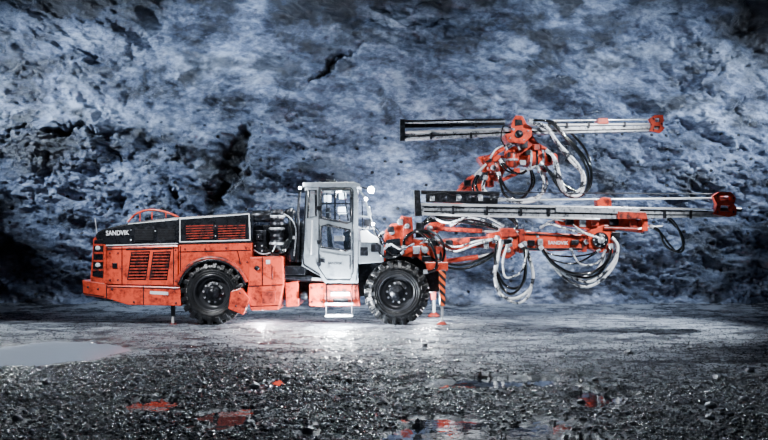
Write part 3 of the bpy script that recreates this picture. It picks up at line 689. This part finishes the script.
part('centraliser', MB().lathe([(0, 0), (.08, 0), (.08, .3), (.05, .3), (.05, .0)], pt(716, 198.5, .18), 16, axis='X'), STEEL, h)
part('stinger', MB().cyl(pt(716, 209, .2), pt(741, 210, .2), .04), DARK, h)
bolts([(718, 203), (733, 203), (726, 215)], .0, .016, h, DARK)
part('rod_guide', MB().plate([(597, 200), (604, 197), (611, 198), (612, 208), (598, 208)], .03, .28, bev=.01), RED)
part('feed_slider', MB().plate([(556, 206), (640, 208), (640, 214), (556, 212)], .0, .06, bev=.008), STEEL)
part('clamp', MB().plate([(618, 211), (646, 212), (648, 219), (618, 219)], -.02, .1, bev=.012), REDD)

# ---- upper boom (far)
Yb = 1.25
B2 = part('upper_boom', MB().plate([(414, 238), (456, 198), (466, 186), (478, 180), (486, 184), (470, 200), (432, 238)], Yb, Yb + .3, bev=.025), RED)
part('boom_cylinder', MB().cyl(pt(424, 244, Yb), pt(462, 206, Yb), .045, mi=0).cyl(pt(462, 206, Yb), pt(480, 190, Yb), .024, mi=1), [REDD, CHROME], B2)
part('boom_tip', MB().plate([(460, 185), (470, 176), (484, 175), (491, 182), (479, 194), (462, 194)], Yb - .08, Yb + .35, bev=.02), REDD, B2)
k1 = part('knuckle', MB().plate([(478, 157), (492, 154), (506, 156), (509, 166), (501, 178), (488, 184), (479, 178), (484, 167)], Yb - .1, Yb + .35, bev=.02), RED)
part('disc', MB().lathe([(0, -.08), (.12, -.08), (.15, -.04), (.15, .1)], pt(493, 168, Yb - .1), 26), REDD, k1)
part('disc', MB().lathe([(0, -.12), (.05, -.12), (.07, -.06)], pt(493, 168, Yb - .1), 18), STEEL, k1)
bolts([(493 + 5 * math.cos(a), 168 + 5 * math.sin(a)) for a in [i * PI / 3 for i in range(6)]], Yb - .18, .014, k1)
k2 = part('wrist', MB().plate([(504, 151), (514, 146), (528, 148), (546, 148), (558, 155), (556, 164), (540, 168), (522, 165), (505, 168)], Yb - .2, Yb + .2, bev=.02), RED)
part('rotator', MB().lathe([(0, -.2), (.12, -.2), (.15, -.17), (.15, .17), (.12, .2), (0, .2)], pt(536, 158, Yb - .25), 26, axis='X'), RED, k2)
for dx in (-6, 0, 6): part('rotator_ring', MB().lathe([(.15, -.02), (.175, -.02), (.175, .02), (.15, .02)], pt(536 + dx, 158, Yb - .25), 26, axis='X'), STEEL if dx else DARK, k2)
part('end_cap', MB().lathe([(0, 0), (.08, 0), (.1, .05), (.1, .1), (0, .1)], pt(548, 158, Yb - .25), 20, axis='X'), DARK, k2)
part('post', MB().plate([(514, 134), (531, 132), (537, 142), (547, 148), (545, 154), (519, 155), (522, 145)], Yb - .15, Yb + .2, bev=.015), RED, k2)
part('swivel_barrel', MB().lathe([(0, -.16), (.09, -.16), (.11, -.13), (.11, .13), (.09, .16), (0, .16)], pt(512, 160, Yb - .3), 22, axis='Z'), REDD, k2)
part('swivel_ring', MB().lathe([(.11, -.02), (.13, -.02), (.13, .02), (.11, .02)], pt(512, 160, Yb - .3), 22, axis='Z'), STEEL, k2)
for x, y, w_, h_, M2 in ((508, 152, 7, 5, DARK), (520, 160, 6, 5, STEEL), (522, 140, 6, 8, DARK), (534, 144, 6, 6, REDD), (546, 149, 8, 6, DARK), (552, 156, 6, 8, REDD), (514, 168, 6, 5, RED), (526, 150, 5, 5, DARK), (540, 168, 8, 4, REDD)):
    part('bracket', MB().pbox(x, y, x + w_, y + h_, Yb - .4, Yb - .1, 0, .012), M2, k2)
for x, y, w_, h_, M2 in ((480, 172, 8, 8, DARK), (464, 180, 7, 6, DARK), (474, 184, 8, 7, RED), (496, 174, 7, 7, REDD), (484, 156, 8, 6, DARK), (500, 158, 6, 7, STEEL), (488, 180, 6, 7, REDD)):
    part('bracket', MB().pbox(x, y, x + w_, y + h_, Yb - .22, Yb, 0, .012), M2, k1)
part('tilt_cylinder', MB().cyl(pt(484, 160, Yb - .25), pt(504, 148, Yb - .25), .045, mi=0).cyl(pt(504, 148, Yb - .25), pt(518, 140, Yb - .25), .024, mi=1), [RED, CHROME])
part('swing_cylinder', MB().cyl(pt(458, 192, Yb - .15), pt(474, 176, Yb - .15), .045, mi=0).cyl(pt(474, 176, Yb - .15), pt(486, 164, Yb - .15), .024, mi=1), [REDD, CHROME])
part('swing_cylinder', MB().cyl(pt(498, 182, Yb - .3), pt(520, 172, Yb - .3), .04, mi=0).cyl(pt(520, 172, Yb - .3), pt(542, 164, Yb - .3), .02, mi=1), [REDD, CHROME])
fb = part('upper_feed', MB().plate([(401, 133), (540, 127), (662, 125), (662, 131), (540, 134), (401, 140)], Yb - .35, Yb - .1, bev=.01), STEEL)
part('feed_rail', MB().plate([(402, 131), (505, 128), (505, 129.5), (402, 133)], Yb - .38, Yb - .3, bev=.004), CHROME, fb)
part('feed_rail', MB().plate([(532, 124), (655, 123), (655, 124.5), (532, 126)], Yb - .38, Yb - .3, bev=.004), CHROME, fb)
part('feed_channel', MB().plate([(404, 136), (540, 130.5), (650, 128.3), (650, 129.4), (540, 131.9), (404, 137.6)], Yb - .36, Yb - .34), BLACK, fb)
part('hose_tray', MB().plate([(401, 120), (505, 118.5), (505, 125), (401, 128)], Yb - .3, Yb - .05, bev=.012), DARK, fb)
for x in (425, 450, 475): part('tray_strap', MB().pbox(x, 119.5, x + 2.5, 127.5, Yb - .33, Yb - .25), RIM, fb)
part('end_plate', MB().plate([(400, 119), (405, 119), (405, 141), (400, 141)], Yb - .4, Yb, bev=.01), DARK, fb)
part('hose_run', MB().cyl(pt(404, 123, Yb - .32), pt(505, 121.5, Yb - .32), .018), STEEL, fb)
for x in (430, 470, 548, 566, 588, 624): part('rail_bracket', MB().pbox(x, 124 + (9 if x < 500 else 0) - (x - 400) * .01, x + 2.4, 131 + (9 if x < 500 else 0) - (x - 400) * .02, Yb - .4, Yb - .33, 0, .005), DARK, fb)
cr_ = part('drill_cradle', MB().plate([(505, 134), (511, 133), (512, 122), (516, 115), (523, 116), (527, 124), (532, 127), (532, 136), (524, 144), (508, 142)], Yb - .45, Yb + .05, bev=.02), RED)
part('disc', MB().lathe([(0, -.05), (.07, -.05), (.09, 0)], pt(519, 134, Yb - .45), 20), DARK, cr_)
part('slot', MB().plate([(515, 119), (522, 120), (523, 125), (515, 126)], Yb - .46, Yb - .44), BLACK, cr_)
bolts([(510, 138), (528, 131), (524, 140)], Yb - .45, .018, cr_)
part('drill_rod', MB().cyl(pt(531, 121, Yb - .25), pt(654, 119.5, Yb - .25), .016), CHROME)
part('rod_guide', MB().plate([(598, 118), (608, 118), (609, 125), (597, 125)], Yb - .38, Yb - .12, bev=.01), RED)
h = part('feed_head', MB().plate([(649, 119), (655, 115), (663, 115), (664, 121), (661, 124), (665, 128), (660, 133), (650, 131), (652, 125)], Yb - .42, Yb - .34,
         holes=[[(655, 118), (660, 118), (660, 122), (655, 122)], [(654, 126), (660, 126), (659, 130), (654, 129)]]), RED)
part('head_back_plate', MB().plate([(650, 118), (663, 117), (663, 131), (651, 130)], Yb - .12, Yb - .04, holes=[[(654, 121), (660, 121), (660, 127), (654, 127)]]), REDD, h)
for x, y in ((653, 119), (661, 124), (653, 130)): part('spacer', MB().cyl(pt(x, y, Yb - .42), pt(x, y, Yb - .06), .028, seg=10), DARK, h)
part('centraliser', MB().lathe([(0, 0), (.06, 0), (.06, .22), (.04, .22), (.04, 0)], pt(650, 120, Yb - .25), 16, axis='X'), STEEL, h)

# ---- hoses (every hose: its own curve, steel fittings at both ends)
def hose(P, Y, r, mat, dY=0, n=1, off=(3, 2)):
    for i in range(n):
        L_ = []; ph = random.uniform(0, 6); am = random.uniform(.8, 2.4)
        for k, q in enumerate(P):
            yy = Y + (q[2] if len(q) > 2 else 0) + dY * i
            w = math.sin(PI * k / (len(P) - 1))
            L_.append(pt(q[0] + off[0] * i * w + am * w * math.sin(ph + k * 1.3) + random.uniform(-.5, .5), q[1] + off[1] * i * w + am * w * math.cos(ph + k * 1.7) + random.uniform(-.5, .5), yy + .05 * math.sin(ph + k)))
        S = smooth_path(L_, 7)
        h_ = part('hydraulic_hose', MB().tube(S, r * random.uniform(.9, 1.15), seg=8), mat)
        part('hose_fitting', MB().cyl(S[0], S[0] + (S[2] - S[0]).normalized() * .08, r * 1.5, seg=6), STEEL, h_)
        part('hose_fitting', MB().cyl(S[-1], S[-1] + (S[-3] - S[-1]).normalized() * .08, r * 1.5, seg=6), STEEL, h_)
w_, k_ = .031, .029
hose([(529, 123), (546, 127), (558, 142), (571, 160), (580, 176), (578, 190), (566, 190), (558, 176), (553, 158), (546, 150)], Yb - .5, w_, HOSEW, -.05, 2, (3, 3))
hose([(529, 121), (550, 122), (566, 136), (580, 156), (586, 176), (584, 192), (572, 196), (560, 188), (548, 172), (540, 162)], Yb - .4, k_, HOSEB, .05, 3, (3, -2))
hose([(486, 176), (484, 188), (496, 196), (520, 200), (542, 194), (546, 178), (536, 166)], Yb - .3, w_, HOSEW, -.06, 2, (-2, 4))
hose([(498, 172), (508, 190), (524, 194), (534, 182), (530, 166)], Yb - .4, k_, HOSEB, -.05, 2, (-4, 5))
hose([(480, 172), (474, 186), (482, 202), (500, 214), (514, 226), (512, 236)], Yb - .4, k_, HOSEB, -.08, 2, (4, -2))
hose([(500, 160), (508, 170), (520, 172), (530, 168)], Yb - .4, .02, HOSEB, -.05, 2)
hose([(507, 150), (500, 140), (504, 128), (514, 130)], Yb - .5, .016, HOSEB, -.05, 1)
hose([(490, 158), (498, 146), (512, 144), (520, 150)], Yb - .4, .016, HOSEW, -.05, 1)
hose([(502, 240), (498, 258), (496, 280), (503, 297), (517, 303), (529, 296), (533, 278), (529, 256), (524, 242)], .2, w_, HOSEW, -.05, 2, (-1, -5))
hose([(498, 236), (494, 262), (500, 286), (514, 292), (524, 280), (524, 256), (520, 244)], .15, k_, HOSEB, .05, 2, (2, -3))
hose([(508, 244), (504, 262), (508, 276), (522, 270), (526, 250)], .1, .02, HOSEW)
hose([(544, 250), (550, 262), (566, 278), (586, 286), (602, 280), (614, 264), (617, 248), (612, 238)], .18, w_, HOSEW, -.04, 2, (0, -5))
hose([(540, 246), (552, 262), (568, 274), (586, 279), (600, 272), (610, 258), (611, 244)], .1, k_, HOSEB, -.04, 2, (0, -4))
hose([(536, 234), (548, 258), (562, 272), (582, 278), (598, 268), (606, 250)], .3, w_, HOSEW, -.05, 1)
hose([(570, 248), (580, 262), (596, 264), (606, 250)], .1, .02, HOSEW, .05, 1)
hose([(540, 246), (548, 254), (570, 258), (590, 254), (600, 250)], .12, .018, HOSEB, .05, 2, (2, 4))
hose([(650, 226), (660, 232), (667, 246), (678, 253), (685, 246), (681, 232), (672, 222), (664, 216)], .15, .024, HOSEB, .04, 2, (-2, -2))
hose([(404, 250), (407, 236), (420, 230), (436, 236), (444, 252), (438, 268), (424, 272)], .1, .028, HOSEB, -.04, 3, (-3, 2))
hose([(412, 258), (420, 242), (438, 240), (456, 246), (476, 242), (498, 238)], .22, .02, HOSEW, -.04, 2, (0, 4))
hose([(420, 246), (434, 262), (460, 268), (484, 262), (500, 250), (512, 244)], .2, k_, HOSEB, .05, 2, (0, -4))
hose([(450, 226), (470, 218), (492, 222), (510, 232), (530, 232)], .3, .024, HOSEW, .06, 2, (0, 4))
hose([(414, 232), (430, 222), (452, 220), (480, 224), (502, 230)], .35, k_, HOSEB, .06, 3, (0, -4))
hose([(540, 228), (552, 221), (570, 224), (588, 232), (600, 238)], .15, .019, HOSEW, .05, 2, (0, 4))
hose([(384, 232), (378, 240), (382, 254), (394, 258), (404, 252)], .02, .022, HOSEB, .05, 2, (3, -2))
hose([(384, 250), (392, 244), (402, 248), (414, 244)], .0, .016, HOSEW)
hose([(366, 230), (370, 222), (376, 228), (382, 240), (390, 246)], -.02, .013, HOSEB, .04, 2, (2, 3))
hose([(430, 216), (448, 222), (470, 216), (488, 219), (504, 226)], .2, .02, HOSEW, .04, 1)

# ---------------------------------------------------------------- lights
def spot(name, loc, to, e, ang, col=(1, 1, 1), r=.1, blend=.6):
    l = bpy.data.lights.new(name, 'SPOT'); l.energy = e; l.spot_size = math.radians(ang); l.color = col; l.shadow_soft_size = r; l.spot_blend = blend
    o = bpy.data.objects.new(name, l); COL.objects.link(o); o.location = loc
    o.rotation_euler = (Vector(to) - Vector(loc)).to_track_quat('-Z', 'Y').to_euler(); return o
def point(name, loc, e, r=.05, col=(.9, .95, 1)):
    l = bpy.data.lights.new(name, 'POINT'); l.energy = e; l.color = col; l.shadow_soft_size = r
    o = bpy.data.objects.new(name, l); COL.objects.link(o); o.location = loc; return o
BL = (.68, .82, 1)
spot('key_light', (-6.0, -5.5, 6.5), (-3.4, 0, 1.1), 5600, 44, (.95, .97, 1), .15, .8)
spot('cab_key', (1.5, -6, 6.4), (-.5, 0, 1.4), 2300, 38, (.95, .97, 1), .15, .8)
spot('boom_key', (6.5, -5, 6.4), (3.8, .5, 2.5), 5400, 44, (.95, .97, 1), .15, .8)
spot('wall_rake_left', (-13.0, 0.9, 6.4), (-4.0, 3.8, 3.8), 8500, 68, BL, .08, 1)
spot('wall_rake_right', (13.0, 0.8, 6.2), (4.6, 3.8, 3.6), 7000, 68, BL, .08, 1)
spot('wall_top', (-3.5, -.4, 10.0), (-3, 3.9, 3.8), 3000, 74, BL, .08, 1)
spot('wall_top', (4.5, -.4, 10.0), (4.5, 3.9, 3.4), 2500, 74, BL, .08, 1)
spot('wall_glow', (3.8, 2.3, .5), (4.2, 4.0, 2.6), 280, 110, (.75, .88, 1), .12, 1)
spot('cab_wall_glow', (0.2, 2.3, 2.6), (.2, 4.2, 2.4), 240, 120, (.85, .93, 1), .12, 1)
spot('ground_right', (9.0, 2.0, 6.0), (4.6, -.4, 0), 14000, 44, (.82, .91, 1), .08, 1)
spot('ground_mid', (-1.0, 2.4, 6.5), (-.2, -1.4, 0), 7500, 50, (.88, .94, 1), .08, 1)
spot('ground_left', (-9.5, 1.8, 5.0), (-7.0, -2.2, 0), 5500, 54, (.85, .93, 1), .08, .9)
spot('gravel_backlight', (2.0, 2.2, 8.2), (-.5, -7.5, 0), 8500, 70, (.8, .9, 1), .05, .8)
point('step_lamp', pt(336, 311, -.4), 700, .1)
point('chassis_lamp', pt(262, 315, .3), 130); point('chassis_lamp', pt(430, 300, .9), 160)
point('cab_interior_lamp', pt(338, 194, .6), 30, .08)
point('work_lamp_glow', pt(373, 196, .35), 380, .06)
point('console_lamp_glow', pt(376, 224, -.25), 60, .05)
point('rear_cab_lamp_glow', pt(299, 184, -.1), 25, .05)
spot('front_headlamp', pt(424, 228, -.1), pt(640, 240, 1.0), 400, 80, (.95, .97, 1), .05)
W = bpy.data.worlds.new('World'); SC.world = W; W.use_nodes = True
W.node_tree.nodes['Background'].inputs[0].default_value = (.25, .4, .7, 1); W.node_tree.nodes['Background'].inputs[1].default_value = .015

# ---------------------------------------------------------------- camera
cd = bpy.data.cameras.new('Camera'); cam = bpy.data.objects.new('Camera', cd); COL.objects.link(cam)
cam.location = (0, CY, H); cam.rotation_euler = (PI / 2, 0, 0)
cd.sensor_width = 36; cd.lens = 36 * F / 768; cd.shift_y = (HZ - 220) / 768
SC.camera = cam
